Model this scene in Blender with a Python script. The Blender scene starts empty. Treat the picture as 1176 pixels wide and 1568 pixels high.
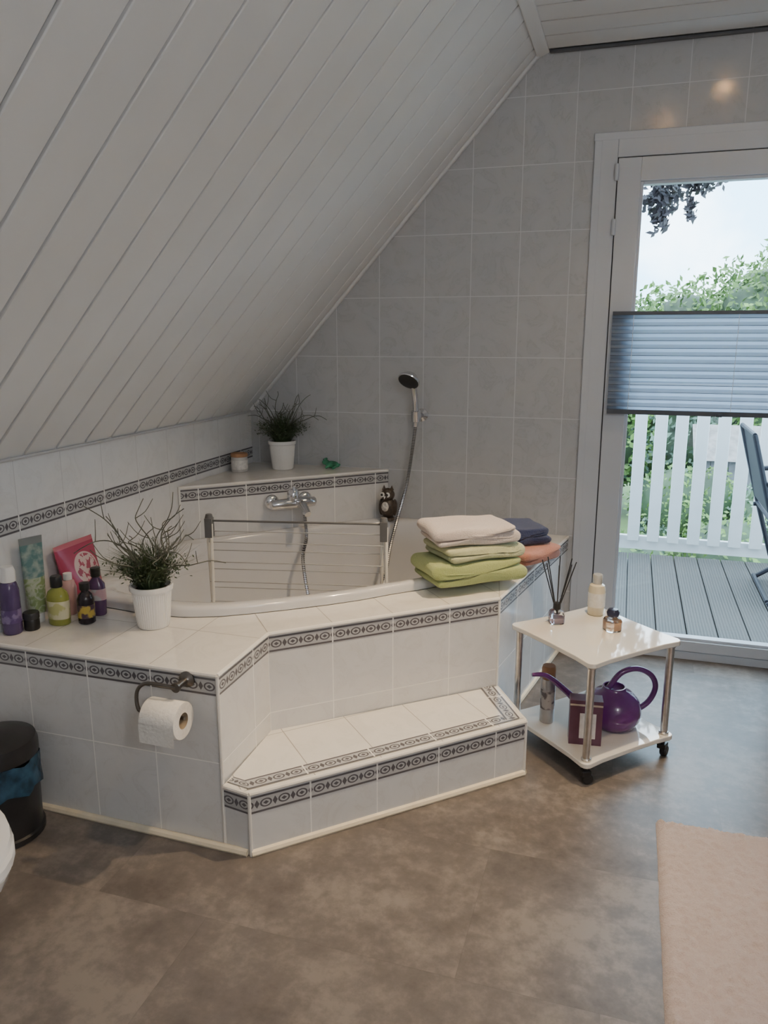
import bpy, bmesh, math, random
from mathutils import Vector, Matrix, noise
random.seed(7)
C=bpy.context.scene.collection
# ------------------------------------------------------------------ materials
def newmat(name):
    m=bpy.data.materials.new(name); m.use_nodes=True
    nt=m.node_tree; b=nt.nodes['Principled BSDF']; return m,nt,b
def lk(nt,a,b): nt.links.new(a,b)
def mth(nt,op,a,b=None,c=None):
    n=nt.nodes.new('ShaderNodeMath'); n.operation=op
    for i,x in enumerate((a,b,c)):
        if x is None: continue
        if isinstance(x,(int,float)): n.inputs[i].default_value=x
        else: lk(nt,x,n.inputs[i])
    return n.outputs[0]
def mix(nt,f,a,b):
    n=nt.nodes.new('ShaderNodeMix'); n.data_type='RGBA'
    for s,x in ((n.inputs[0],f),(n.inputs[6],a),(n.inputs[7],b)):
        if isinstance(x,(int,float)): s.default_value=x
        elif isinstance(x,tuple): s.default_value=(*x[:3],1)
        else: lk(nt,x,s)
    return n.outputs[2]
def ramp(nt,f,stops):
    n=nt.nodes.new('ShaderNodeValToRGB'); cr=n.color_ramp
    while len(cr.elements)<len(stops): cr.elements.new(.5)
    for e,(p,c) in zip(cr.elements,stops): e.position=p; e.color=(*c,1) if len(c)==3 else c
    lk(nt,f,n.inputs[0]); return n.outputs[0]
def noi(nt,scale,detail=4,rough=.5,coord='Object',vec=None,dist=0):
    n=nt.nodes.new('ShaderNodeTexNoise'); n.inputs['Scale'].default_value=scale
    n.inputs['Detail'].default_value=detail; n.inputs['Roughness'].default_value=rough; n.inputs['Distortion'].default_value=dist
    if vec is None:
        t=nt.nodes.new('ShaderNodeTexCoord'); vec=t.outputs[coord]
    lk(nt,vec,n.inputs['Vector']); return n.outputs['Fac']
def bump(nt,b,h,strength=.3,dist=.01):
    n=nt.nodes.new('ShaderNodeBump'); n.inputs['Strength'].default_value=strength; n.inputs['Distance'].default_value=dist
    lk(nt,h,n.inputs['Height']); lk(nt,n.outputs[0],b.inputs['Normal'])
def plain(name,col,rough=.5,metal=0,nscale=0,namp=.1,trans=0,ior=1.45,bmp=0,bscale=200,emit=None,es=1,alpha=1,coat=0,sss=0):
    m,nt,b=newmat(name)
    b.inputs['Base Color'].default_value=(*col,1); b.inputs['Roughness'].default_value=rough
    b.inputs['Metallic'].default_value=metal; b.inputs['Transmission Weight'].default_value=trans; b.inputs['IOR'].default_value=ior
    b.inputs['Coat Weight'].default_value=coat
    if nscale:
        f=noi(nt,nscale,5)
        lo=tuple(c*(1-namp) for c in col); hi=tuple(min(1,c*(1+namp)) for c in col)
        lk(nt,ramp(nt,f,[(.3,lo),(.7,hi)]),b.inputs['Base Color'])
    if bmp: bump(nt,b,noi(nt,bscale,3),bmp,.004)
    if emit: b.inputs['Emission Color'].default_value=(*emit,1); b.inputs['Emission Strength'].default_value=es
    return m
def tile_mat(name,base,vein,grout,w=.2,h=.25,g=.0018,rough=.2,nsc=9):
    m,nt,b=newmat(name)
    uv=nt.nodes.new('ShaderNodeUVMap'); sp=nt.nodes.new('ShaderNodeSeparateXYZ'); lk(nt,uv.outputs[0],sp.inputs[0])
    def line(s,size):
        f=mth(nt,'FRACT',mth(nt,'ADD',mth(nt,'DIVIDE',s,size),.5))
        d=mth(nt,'ABSOLUTE',mth(nt,'SUBTRACT',f,.5)); return mth(nt,'LESS_THAN',d,g/size)
    l=mth(nt,'MAXIMUM',line(sp.outputs[0],w),line(sp.outputs[1],h))
    cell=nt.nodes.new('ShaderNodeCombineXYZ')
    lk(nt,mth(nt,'FLOOR',mth(nt,'DIVIDE',sp.outputs[0],w)),cell.inputs[0]); lk(nt,mth(nt,'FLOOR',mth(nt,'DIVIDE',sp.outputs[1],h)),cell.inputs[1])
    wn=nt.nodes.new('ShaderNodeTexWhiteNoise'); lk(nt,cell.outputs[0],wn.inputs[0])
    t=nt.nodes.new('ShaderNodeTexCoord'); off=nt.nodes.new('ShaderNodeVectorMath'); off.operation='ADD'; lk(nt,t.outputs['Object'],off.inputs[0])
    sc=nt.nodes.new('ShaderNodeVectorMath'); sc.operation='SCALE'; lk(nt,wn.outputs['Color'],sc.inputs[0]); sc.inputs['Scale'].default_value=5; lk(nt,sc.outputs[0],off.inputs[1])
    f=noi(nt,nsc,6,.62,dist=1.5,vec=off.outputs[0])
    # thin veins where the noise crosses .44, plus soft cloud
    vn=mth(nt,'SUBTRACT',1,mth(nt,'MINIMUM',mth(nt,'MULTIPLY',mth(nt,'ABSOLUTE',mth(nt,'SUBTRACT',f,.44)),40),1))
    col=ramp(nt,f,[(.3,tuple(c*.95 for c in base)),(.7,tuple(min(1,c*1.04) for c in base))])
    col=mix(nt,mth(nt,'MULTIPLY',vn,.55),col,vein)
    col=mix(nt,mth(nt,'MULTIPLY',wn.outputs[0],.3),col,tuple(c*.95 for c in base))
    col=mix(nt,l,col,grout); lk(nt,col,b.inputs['Base Color'])
    lk(nt,mth(nt,'ADD',mth(nt,'MULTIPLY',l,.5),rough),b.inputs['Roughness'])
    bump(nt,b,mth(nt,'SUBTRACT',1,l),.4,.002)
    return m
def decor_mat(name,light=(.50,.50,.51),per=.05):
    m,nt,b=newmat(name)
    uv=nt.nodes.new('ShaderNodeUVMap'); sp=nt.nodes.new('ShaderNodeSeparateXYZ'); lk(nt,uv.outputs[0],sp.inputs[0])
    u,v=sp.outputs[0],sp.outputs[1]
    cx=mth(nt,'MULTIPLY',mth(nt,'SUBTRACT',mth(nt,'FRACT',mth(nt,'DIVIDE',u,per)),.5),2)
    cy=mth(nt,'MULTIPLY',mth(nt,'SUBTRACT',v,.5),2)
    ax=mth(nt,'ABSOLUTE',cx); ay=mth(nt,'ABSOLUTE',cy)
    e=mth(nt,'ADD',mth(nt,'POWER',mth(nt,'DIVIDE',ax,.66),2),mth(nt,'POWER',mth(nt,'DIVIDE',ay,.50),2))
    ring=mth(nt,'MULTIPLY',mth(nt,'LESS_THAN',e,1),mth(nt,'GREATER_THAN',e,.5))
    core=mth(nt,'LESS_THAN',mth(nt,'ADD',mth(nt,'DIVIDE',ax,.32),mth(nt,'DIVIDE',ay,.22)),1)
    dia=mth(nt,'LESS_THAN',mth(nt,'ADD',mth(nt,'DIVIDE',mth(nt,'SUBTRACT',1,ax),.28),mth(nt,'DIVIDE',ay,.5)),1)
    bord=mth(nt,'MULTIPLY',mth(nt,'GREATER_THAN',ay,.74),mth(nt,'LESS_THAN',ay,.97))
    d=mth(nt,'MAXIMUM',mth(nt,'MAXIMUM',ring,core),mth(nt,'MAXIMUM',dia,bord))
    gl=mth(nt,'LESS_THAN',mth(nt,'ABSOLUTE',mth(nt,'SUBTRACT',mth(nt,'FRACT',mth(nt,'ADD',mth(nt,'DIVIDE',u,.2),.5)),.5)),.012)
    col=mix(nt,mth(nt,'MULTIPLY',noi(nt,60,3),.5),light,tuple(c*.7 for c in light))
    col=mix(nt,d,col,(.115,.11,.12)); col=mix(nt,gl,col,(.8,.79,.77))
    lk(nt,col,b.inputs['Base Color']); b.inputs['Roughness'].default_value=.25
    return m
M={}
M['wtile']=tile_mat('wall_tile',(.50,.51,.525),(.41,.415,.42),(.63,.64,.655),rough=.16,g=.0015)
M['tile']=tile_mat('bath_tile',(.70,.70,.70),(.62,.61,.60),(.88,.87,.85),rough=.12,g=.0016)
M['ktile']=tile_mat('knee_tile',(.74,.745,.75),(.66,.66,.66),(.54,.54,.55),rough=.12,g=.0014)
M['ttile']=tile_mat('top_tile',(.78,.76,.72),(.71,.69,.65),(.36,.34,.31),rough=.08,g=.0014)
M['decor']=decor_mat('decor_border')
M['trim']=plain('white_trim',(.80,.78,.74),.3,nscale=30,namp=.04)
M['caulk']=plain('cream_skirting',(.78,.70,.54),.5,nscale=30,namp=.06)
M['acryl']=plain('acrylic_white',(.64,.64,.65),.12,nscale=3,namp=.02,coat=.5)
M['plank']=plain('ceiling_panel_white',(.77,.77,.765),.42,nscale=3,namp=.03)
M['gap']=plain('panel_groove',(.09,.085,.08),.8,nscale=8)
M['paint']=plain('painted_wall',(.68,.67,.66),.8,nscale=4,namp=.04)
M['pvc']=plain('pvc_frame',(.58,.61,.66),.3,nscale=5,namp=.02)
M['chrome']=plain('chrome',(.75,.75,.77),.12,metal=1)
M['steel']=plain('brushed_steel',(.62,.60,.58),.28,metal=1,nscale=60,namp=.1)
M['black']=plain('black_plastic',(.02,.02,.022),.35,nscale=20,namp=.2)
M['grey']=plain('grey_plastic',(.12,.12,.12),.4,nscale=20)
M['white']=plain('white_plastic',(.8,.8,.79),.3,nscale=10,namp=.03)
M['rackw']=plain('rack_coated_wire',(.70,.67,.60),.35,nscale=10,namp=.03)
M['ceramic']=plain('ceramic_white',(.84,.83,.81),.1,nscale=4,namp=.02,coat=.3)
def floor_mat():
    m,nt,b=newmat('vinyl_floor')
    t=nt.nodes.new('ShaderNodeTexCoord'); sp=nt.nodes.new('ShaderNodeSeparateXYZ'); lk(nt,t.outputs['Object'],sp.inputs[0])
    x=mth(nt,'SUBTRACT',sp.outputs[0],1.71); y=mth(nt,'ADD',sp.outputs[1],1.05)
    row=mth(nt,'FLOOR',mth(nt,'DIVIDE',y,.45))
    xs=mth(nt,'ADD',x,mth(nt,'MULTIPLY',row,.3))
    def ln(s,size,g):
        return mth(nt,'LESS_THAN',mth(nt,'ABSOLUTE',mth(nt,'SUBTRACT',mth(nt,'FRACT',mth(nt,'ADD',mth(nt,'DIVIDE',s,size),.5)),.5)),g/size)
    l=mth(nt,'MAXIMUM',ln(xs,.9,.0008),ln(y,.45,.0008))
    cell=nt.nodes.new('ShaderNodeCombineXYZ'); lk(nt,mth(nt,'FLOOR',mth(nt,'DIVIDE',xs,.9)),cell.inputs[0]); lk(nt,row,cell.inputs[1])
    wn=nt.nodes.new('ShaderNodeTexWhiteNoise'); lk(nt,cell.outputs[0],wn.inputs[0])
    off=nt.nodes.new('ShaderNodeVectorMath'); off.operation='ADD'; lk(nt,t.outputs['Object'],off.inputs[0]); lk(nt,wn.outputs['Color'],off.inputs[1])
    n1=noi(nt,3.0,10,.70,vec=off.outputs[0]); n2=noi(nt,24,6,.65,vec=off.outputs[0])
    f=mth(nt,'ADD',mth(nt,'MULTIPLY',n1,.75),mth(nt,'MULTIPLY',n2,.25))
    col=ramp(nt,f,[(.37,(.105,.091,.082)),(.5,(.155,.136,.123)),(.61,(.245,.215,.193))])
    col=mix(nt,mth(nt,'MULTIPLY',wn.outputs[0],.25),col,(.15,.132,.12))
    col=mix(nt,mth(nt,'MULTIPLY',l,.25),col,(.07,.06,.055))
    lk(nt,col,b.inputs['Base Color']); b.inputs['Roughness'].default_value=.34
    bump(nt,b,n2,.12,.003); return m
M['floor']=floor_mat()
# ------------------------------------------------------------------ builder
class B:
    def __init__(s,name): s.n=name; s.v=[];s.f=[];s.fm=[];s.fs=[];s.uv=[];s.mats=[]
    def mi(s,m):
        m=M[m] if isinstance(m,str) else m
        if m not in s.mats: s.mats.append(m)
        return s.mats.index(m)
    def add(s,vs,fs,m,smooth=False,uvs=None):
        o=len(s.v); s.v+= [tuple(x) for x in vs]; k=s.mi(m)
        for i,f in enumerate(fs):
            s.f.append([o+j for j in f]); s.fm.append(k); s.fs.append(smooth); s.uv.append(uvs[i] if uvs else None)
    def face(s,pts,m,uv=None): s.add(pts,[list(range(len(pts)))],m,False,[uv] if uv else None)
    def vq(s,p,q,z0,z1,m,u0=0,v0=0):
        L=math.dist(p,q); s.face([(*p,z0),(*q,z0),(*q,z1),(*p,z1)],m,[(u0,z0-v0),(u0+L,z0-v0),(u0+L,z1-v0),(u0,z1-v0)])
    def strip(s,p,q,z0,z1,m='decor',u0=0,off=.0012):
        dx,dy=q[0]-p[0],q[1]-p[1]; L=math.hypot(dx,dy); nx,ny=dy/L*off,-dx/L*off
        a=(p[0]+nx,p[1]+ny); b=(q[0]+nx,q[1]+ny)
        s.face([(*a,z0),(*b,z0),(*b,z1),(*a,z1)],m,[(u0,0),(u0+L,0),(u0+L,1),(u0,1)])
    def box(s,c,sz,m,rz=0,R=None,smooth=False):
        x,y,z=[a/2 for a in sz]
        vs=[Vector((i,j,k)) for i in(-x,x) for j in(-y,y) for k in(-z,z)]
        R=R if R is not None else Matrix.Rotation(rz,3,'Z')
        vs=[R@v+Vector(c) for v in vs]
        s.add(vs,[(0,1,3,2),(4,6,7,5),(0,4,5,1),(2,3,7,6),(0,2,6,4),(1,5,7,3)],m,smooth)
    def prism(s,poly,z0,z1,m):
        n=len(poly); vs=[(x,y,z0) for x,y in poly]+[(x,y,z1) for x,y in poly]
        s.add(vs,[list(range(n))[::-1],list(range(n,2*n))]+[(i,(i+1)%n,n+(i+1)%n,n+i) for i in range(n)],m)
    def loft(s,rings,m,smooth=True,cap0=True,cap1=True,closed=True):
        n=len(rings[0]); vs=[p for r in rings for p in r]; fs=[]
        for i in range(len(rings)-1):
            for j in range(n if closed else n-1):
                k=(j+1)%n; fs.append((i*n+j,i*n+k,(i+1)*n+k,(i+1)*n+j))
        if cap0: fs.append(tuple(range(n))[::-1])
        if cap1: fs.append(tuple((len(rings)-1)*n+j for j in range(n)))
        s.add(vs,fs,m,smooth)
    def lathe(s,prof,loc,m,seg=28,R=None,sx=1,sy=1,cap0=True,cap1=True,sup=2,rz=0):
        R=R if R is not None else Matrix.Rotation(rz,3,'Z'); rings=[]
        for r,z in prof:
            r=max(r,1e-4); ring=[]
            for j in range(seg):
                a=2*math.pi*j/seg; ca,sa=math.cos(a),math.sin(a)
                ca=math.copysign(abs(ca)**(2/sup),ca); sa=math.copysign(abs(sa)**(2/sup),sa)
                ring.append(R@Vector((r*sx*ca,r*sy*sa,z))+Vector(loc))
            rings.append(ring)
        s.loft(rings,m,True,cap0,cap1)
    def tube(s,pts,r,m,seg=8,sub=0,caps=True):
        P=[Vector(p) for p in pts]
        if sub: P=crom(P,sub)
        n=len(P); rs=[r]*n if isinstance(r,(int,float)) else [r[0]+(r[-1]-r[0])*i/(n-1) for i in range(n)]
        rings=[]; up=None
        for i in range(n):
            t=(P[min(i+1,n-1)]-P[max(i-1,0)]).normalized()
            if up is None:
                up=Vector((0,0,1)) if abs(t.z)<.9 else Vector((1,0,0))
            a=t.cross(up).normalized(); up=a.cross(t).normalized()
            rings.append([P[i]+(a*math.cos(2*math.pi*j/seg)+up*math.sin(2*math.pi*j/seg))*rs[i] for j in range(seg)])
        s.loft(rings,m,True,caps,caps)
    def ell(s,c,r,m,R=None,seg=20,rings=12):
        prof=[(math.sin(math.pi*i/rings),-math.cos(math.pi*i/rings)) for i in range(rings+1)]
        R=R or Matrix.Identity(3); rr=[]
        for q,z in prof:
            q=max(q,1e-3); rr.append([R@Vector((q*r[0]*math.cos(2*math.pi*j/seg),q*r[1]*math.sin(2*math.pi*j/seg),z*r[2]))+Vector(c) for j in range(seg)])
        s.loft(rr,m)
    def build(s,bevel=0,bseg=2,subsurf=0,fix=True,sharp=42,parent=None,tri=False):
        me=bpy.data.meshes.new(s.n); me.from_pydata(s.v,[],s.f)
        for m in s.mats: me.materials.append(m)
        me.polygons.foreach_set('material_index',s.fm); me.polygons.foreach_set('use_smooth',s.fs)
        if any(u for u in s.uv):
            ul=me.uv_layers.new(name='UVMap')
            for p,u in zip(me.polygons,s.uv):
                if u:
                    for li,c in zip(p.loop_indices,u): ul.data[li].uv=c
        if fix or tri:
            bm=bmesh.new(); bm.from_mesh(me)
            if fix: bmesh.ops.recalc_face_normals(bm,faces=bm.faces)
            if tri: bmesh.ops.triangulate(bm,faces=[f for f in bm.faces if len(f.verts)>4])
            bm.to_mesh(me); bm.free()
        me.update()
        try: me.set_sharp_from_angle(angle=math.radians(sharp))
        except Exception: pass
        o=bpy.data.objects.new(s.n,me); C.objects.link(o)
        if bevel:
            md=o.modifiers.new('bevel','BEVEL'); md.width=bevel; md.segments=bseg; md.limit_method='ANGLE'; md.angle_limit=math.radians(40)
        if subsurf:
            md=o.modifiers.new('sub','SUBSURF'); md.levels=subsurf; md.render_levels=subsurf
        if parent: o.parent=parent
        return o
def crom(P,k):
    out=[]; n=len(P)
    for i in range(n-1):
        p0,p1,p2,p3=P[max(i-1,0)],P[i],P[i+1],P[min(i+2,n-1)]
        for j in range(k):
            t=j/k; out.append(.5*((2*p1)+(p2-p0)*t+(2*p0-5*p1+4*p2-p3)*t*t+(3*p1-p0-3*p2+p3)*t**3))
    out.append(P[-1]); return out
def rotm(x=0,y=0,z=0): return Matrix.Rotation(z,3,'Z')@Matrix.Rotation(y,3,'Y')@Matrix.Rotation(x,3,'X')
# ------------------------------------------------------------------ room
KX=-.02; KZ=.9965; CX=1.27; CZ=2.40; RX=3.4; RY=-4.6; D=.50; ST=.186
b=B('floor'); b.box(((KX+RX)/2,RY/2,-.05),(RX-KX+.3,-RY+.3,.1),'floor'); b.build()
DX0,DX1,DZ=1.52,2.50,2.07
b=B('wall_back')
def wf(pts): b.face([(x,0,z) for x,z in pts],'wtile',[(x-.02,z) for x,z in pts])
wf([(KX-.05,0),(DX0,0),(DX0,CZ+.05),(CX,CZ+.05),(KX-.05,KZ)])
wf([(DX0,DZ),(DX1,DZ),(DX1,CZ+.05),(DX0,CZ+.05)])
wf([(DX1,0),(RX+.1,0),(RX+.1,CZ+.05),(DX1,CZ+.05)])
b.box(((KX-.4+DX0)/2,.17,1.2),(DX0-KX+.4,.3,2.7),'paint'); b.box(((RX+.3+DX1)/2,.17,1.2),(RX+.3-DX1,.3,2.7),'paint')
b.box(((DX0+DX1)/2,.17,(DZ+2.55)/2),(DX1-DX0,.3,2.55-DZ),'paint')
b.build(fix=False)
b=B('wall_left')
b.face([(KX,RY,0),(KX,0,0),(KX,0,KZ+.01),(KX,RY,KZ+.01)],'ktile',[(-y-.716,z-.775) for y,z in ((RY,0),(0,0),(0,KZ+.01),(RY,KZ+.01))])
b.face([(KX+.001,-1.9,.775),(KX+.001,0,.775),(KX+.001,0,.825),(KX+.001,-1.9,.825)],'decor',[(-y-.716,v) for y,v in ((-1.9,0),(0,0),(0,1),(-1.9,1))])
b.box((KX-.16,RY/2,.5),(.3,-RY,1.1),'paint'); b.build(fix=False)
b=B('wall_right'); b.box((RX+.1,RY/2,1.25),(.2,-RY+.3,2.6),'paint'); b.build()
b=B('wall_front'); b.box(((KX+RX)/2,RY-.1,1.25),(RX-KX+.4,.2,2.6),'paint'); b.build()
sl=math.hypot(CX-KX,CZ-KZ); s_=Vector(((CX-KX)/sl,0,(CZ-KZ)/sl)); n_=Vector((s_.z,0,-s_.x)); Rs=Matrix((s_,Vector((0,1,0)),-n_)).transposed()
b=B('ceiling_slope'); mid=Vector(((KX+CX)/2,0,(KZ+CZ)/2)); pit=.138
y=-.092
while y>RY:
    y0=max(y-pit,RY); b.box(mid-n_*.006+Vector((0,(y+y0)/2,0)),(sl+.02,y-y0-.009,.012),'plank',R=Rs); y-=pit
b.box(mid-n_*.006+Vector((0,-.044,0)),(sl+.02,.086,.012),'plank',R=Rs)
b.box(mid-n_*.06+Vector((0,RY/2,0)),(sl+.25,-RY+.2,.09),'gap',R=Rs)
b.build(bevel=.0025,bseg=1)
b=B('ceiling'); y=-.03
while y>RY:
    y0=max(y-pit,RY); b.box(((CX+RX)/2,(y+y0)/2,CZ+.006),(RX-CX,y-y0-.007,.012),'plank'); y-=pit
b.box(((CX+RX)/2,RY/2,CZ+.06),(RX-CX+.3,-RY+.3,.09),'gap'); b.build(bevel=.002,bseg=1)
b=B('trim_1'); b.box(mid+n_*.006+Vector((0,-.014,0)),(sl-.02,.024,.012),'plank',R=Rs); b.build(bevel=.004)
b=B('trim_2'); b.box((CX+.012,RY/2,CZ-.006),(.05,-RY,.014),'plank',R=rotm(y=-.4)); b.build(bevel=.004)
b=B('trim_3'); b.box(((CX+RX)/2+.02,-.010,CZ-.003),(RX-CX-.04,.016,.012),plain('cornice_grey',(.12,.125,.135),.5,nscale=9)); b.build(bevel=.003)
b=B('trim_4'); b.tube([(KX+.006,-1.9,KZ-.004),(KX+.006,-.02,KZ-.004)],.005,'ktile',6); b.build()
# ------------------------------------------------------------------ bath surround
P3=(.725,-1.70);P4=(.724,-1.4025);P5=(1.3185,-.89);W=(1.4714,-.002);P0=(KX+.002,-1.70)
half=[(-.015,-1.335),(.134,-1.362),(.29,-1.378),(.429,-1.37),(.53,-1.33),(.619,-1.273),(.71,-1.208),(.805,-1.135),(.89,-1.06)]
arc=half+[(.972,-.972)]+[(-y,-x) for x,y in half[::-1]]
arc[-1]=(1.345,-.005)
b=B('bathtub_surround')
b.vq(P0,P3,0,D,'tile',u0=-.745,v0=.245); b.vq(P3,P4,0,D,'tile',u0=0,v0=.245); b.vq(P4,P5,0,D,'tile',u0=0,v0=.245); b.vq(P5,W,0,D,'tile',u0=0,v0=.245)
for p,q,u0 in ((P0,P3,-.745),(P3,P4,0),(P4,P5,0),(P5,W,0)):
    b.strip(p,q,.437,.486,u0=u0)
    b.tube([(*p,D-.006),(*q,D-.006)],.0065,'trim',8)
for p in (P3,P5): b.tube([(*p,.0),(*p,D-.006)],.005,'trim',8)
def top(poly,z,org,ang,m='ttile'):
    ca,sa=math.cos(ang),math.sin(ang)
    b.face([(x,y,z) for x,y in poly],m,[((x-org[0])*ca+(y-org[1])*sa,(-(x-org[0])*sa+(y-org[1])*ca)) for x,y in poly])
A=math.atan2(P5[1]-P4[1],P5[0]-P4[0])
i1,i2=5,13
top([P0,P3,P4]+arc[:i1+1][::-1],D,P3,0)
top([P4,P5]+arc[i1:i2+1][::-1],D,P4,A)
top([P5,W]+arc[i2:][::-1],D,P5,math.atan2(W[1]-P5[1],W[0]-P5[0]))
# grout joints where the differently oriented deck tiles meet
for p,q in ((P4,arc[i1]),(P5,arc[i2])):
    d=Vector((q[0]-p[0],q[1]-p[1])).normalized()*.0014; n=(-d.y,d.x)
    b.face([(p[0]-n[0],p[1]-n[1],D+.0004),(q[0]-n[0],q[1]-n[1],D+.0004),(q[0]+n[0],q[1]+n[1],D+.0004),(p[0]+n[0],p[1]+n[1],D+.0004)],plain('deck_grout',(.36,.34,.31),.7,nscale=40))
b.build(fix=False,tri=True)
b=B('bath_step')
P1=(.81,-1.716);P2=(1.446,-1.107);S0=(.73,-1.702);S5=(1.322,-.895)
b.vq(S0,P1,0,ST,'tile',v0=-.05); b.vq(P1,P2,0,ST,'tile',v0=-.05,u0=.03); b.vq(P2,S5,0,ST,'tile',v0=-.05)
for p,q,u0 in ((S0,P1,.06),(P1,P2,.03),(P2,S5,0)):
    b.strip(p,q,.122,.172,u0=u0); b.tube([(*p,ST-.005),(*q,ST-.005)],.006,'trim',8)
for p in (P1,P2): b.tube([(*p,.0),(*p,ST-.006)],.005,'trim',8)
A2=math.atan2(P2[1]-P1[1],P2[0]-P1[0])
top([S0,P1,P2,S5,P4],ST,(P1[0]-.02,P1[1]),A2)
def ontop(p,q,inset,w,z,t0,t1):
    d=Vector((q[0]-p[0],q[1]-p[1])); L=d.length; d/=L; n=Vector((-d.y,d.x))
    a=Vector(p)+n*inset+d*t0; c=Vector(q)+n*inset+d*t1; e=c+n*w-d*(w if t1 else 0); f=a+n*w
    L=(c-a).length
    b.face([(*a,z),(*c,z),(*e,z),(*f,z)],'decor',[(.03+t0,0),(.03+t0+L,0),(.03+t0+L-(w if t1 else 0),1),(.03+t0,1)])
ontop(P1,P2,.014,.048,ST+.001,.0,-.012); ontop(P2,S5,.014,.048,ST+.0012,.014,0); ontop(S0,P1,.012,.03,ST+.0011,.0,-.01)
b.build(fix=False,tri=True)
b=B('baseboard_bath')
for p,q in ((P0,(.80,-1.716)),(P1,P2),(P2,S5),(P5,W)): b.tube([(*p,.006),(*q,.006)],.011,'caulk',8)
b.build()
T0=(.66,-.002);T1=(KX+.002,-.66)
b=B('corner_shelf'); SZ=.75
b.vq(T1,T0,.5,SZ,'tile',u0=.12,v0=.245); b.strip(T1,T0,SZ-.062,SZ-.014,u0=.12); b.tube([(*T1,SZ-.006),(*T0,SZ-.006)],.0065,'trim',8)
b.tube([(T1[0]+.004,T1[1],.5),(T1[0]+.004,T1[1],SZ)],.005,'trim')
b.face([(*T1,SZ),(*T0,SZ),(KX+.002,-.002,SZ)],'ttile',[(T1[0],T1[1]),(T0[0],T0[1]),(KX,0)])
b.build(fix=False)
out=[(KX+.006,-.668)]+[(.662,-.006)]+arc[::-1][0:]
out[2]=(1.345,-.006)
def resample(poly,n):
    P=[Vector(p) for p in poly]; P.append(P[0]); L=[0]
    for i in range(1,len(P)): L.append(L[-1]+(P[i]-P[i-1]).length)
    o=[]
    for k in range(n):
        d=L[-1]*k/n
        for i in range(1,len(P)):
            if d<=L[i]: o.append(P[i-1].lerp(P[i],(d-L[i-1])/max(1e-9,L[i]-L[i-1]))); break
    return o
def smooth(P,it):
    for _ in range(it): P=[(P[i-1]+P[i]*2+P[(i+1)%len(P)])/4 for i in range(len(P))]
    return P
O=resample(out,160); cen=Vector((.61,-.61))
S1=smooth(O,30); S2=smooth(O,120)
b=B('bathtub'); rings=[]
for sc,z,k in ((1,.502,0),(1,.522,0),(.994,.530,0),(.975,.533,0),(.935,.532,0),(.915,.526,1),(.905,.51,1),(.89,.45,1),(.85,.33,1),(.80,.2,1),(.76,.145,2),(.70,.12,2),(.5,.108,2),(.2,.102,2),(.02,.1,2)):
    Q=(O,S1,S2)[k]; rings.append([(cen.x+(p.x-cen.x)*sc,cen.y+(p.y-cen.y)*sc,z) for p in Q])
b.loft(rings,'acryl',True,False,True)
b.lathe([(.03,0),(.03,.004),(.012,.006)],(.66,-.62,.102),'chrome',20)
b.build(fix=False,sharp=60)
# ------------------------------------------------------------------ door
b=B('door_1'); y0,y1=-.012,.07; yc=(y0+y1)/2; fd=y1-y0
def bar(x0,x1,z0,z1,m='pvc',ya=y0,yb=y1): b.box(((x0+x1)/2,(ya+yb)/2,(z0+z1)/2),(x1-x0,yb-ya,z1-z0),m)
bar(DX0,DX0+.062,0,DZ); bar(DX1-.062,DX1,0,DZ); bar(DX0+.062,DX1-.062,DZ-.065,DZ); bar(DX0+.062,DX1-.062,0,.035)
sx0,sx1=DX0+.066,DX1-.066
bar(sx0,sx0+.085,.04,DZ-.07,ya=-.022,yb=.045); bar(sx1-.085,sx1,.04,DZ-.07,ya=-.022,yb=.045)
bar(sx0+.085,sx1-.085,DZ-.155,DZ-.07,ya=-.022,yb=.045); bar(sx0+.085,sx1-.085,.04,.085,ya=-.022,yb=.045)
gx0,gx1,gz0,gz1=sx0+.085,sx1-.085,.085,DZ-.155
for x in (gx0,gx1-.012): bar(x,x+.012,gz0,gz1,'pvc',-.012,.03)
for z in (gz0,gz1-.012): bar(gx0+.012,gx1-.012,z,z+.012,'pvc',-.012,.03)
for z in (.25,1.75,1.95): b.lathe([(.008,-.03),(.008,.03)],(sx0-.004,-.026,z),'pvc',12)
sg=plain('sash_gap',(.05,.05,.055),.6,nscale=9)
bar(DX0+.0615,DX0+.0665,.03,DZ-.06,sg,-.008,.03); bar(DX0+.062,DX1-.062,DZ-.0705,DZ-.0645,sg,-.008,.03)
b.tube([(sx1-.04,-.02,1.02),(sx1-.04,-.07,1.02),(sx1-.15,-.075,1.02)],.009,'steel')
gm=bpy.data.materials.new('window_glass'); gm.use_nodes=True; nt=gm.node_tree; nt.nodes.clear()
o=nt.nodes.new('ShaderNodeOutputMaterial'); mx=nt.nodes.new('ShaderNodeMixShader'); tr=nt.nodes.new('ShaderNodeBsdfTransparent'); gl=nt.nodes.new('ShaderNodeBsdfGlossy')
gl.inputs['Roughness'].default_value=.02; mx.inputs[0].default_value=.04; tr.inputs[0].default_value=(.96,.98,.98,1)
lk(nt,tr.outputs[0],mx.inputs[1]); lk(nt,gl.outputs[0],mx.inputs[2]); lk(nt,mx.outputs[0],o.inputs[0]); M['glasspane']=gm
b.face([(gx0+.01,.01,gz0+.01),(gx1-.01,.01,gz0+.01),(gx1-.01,.01,gz1-.01),(gx0+.01,.01,gz1-.01)],'glasspane')
b.build(bevel=.004)
b=B('trim_5')
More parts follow.
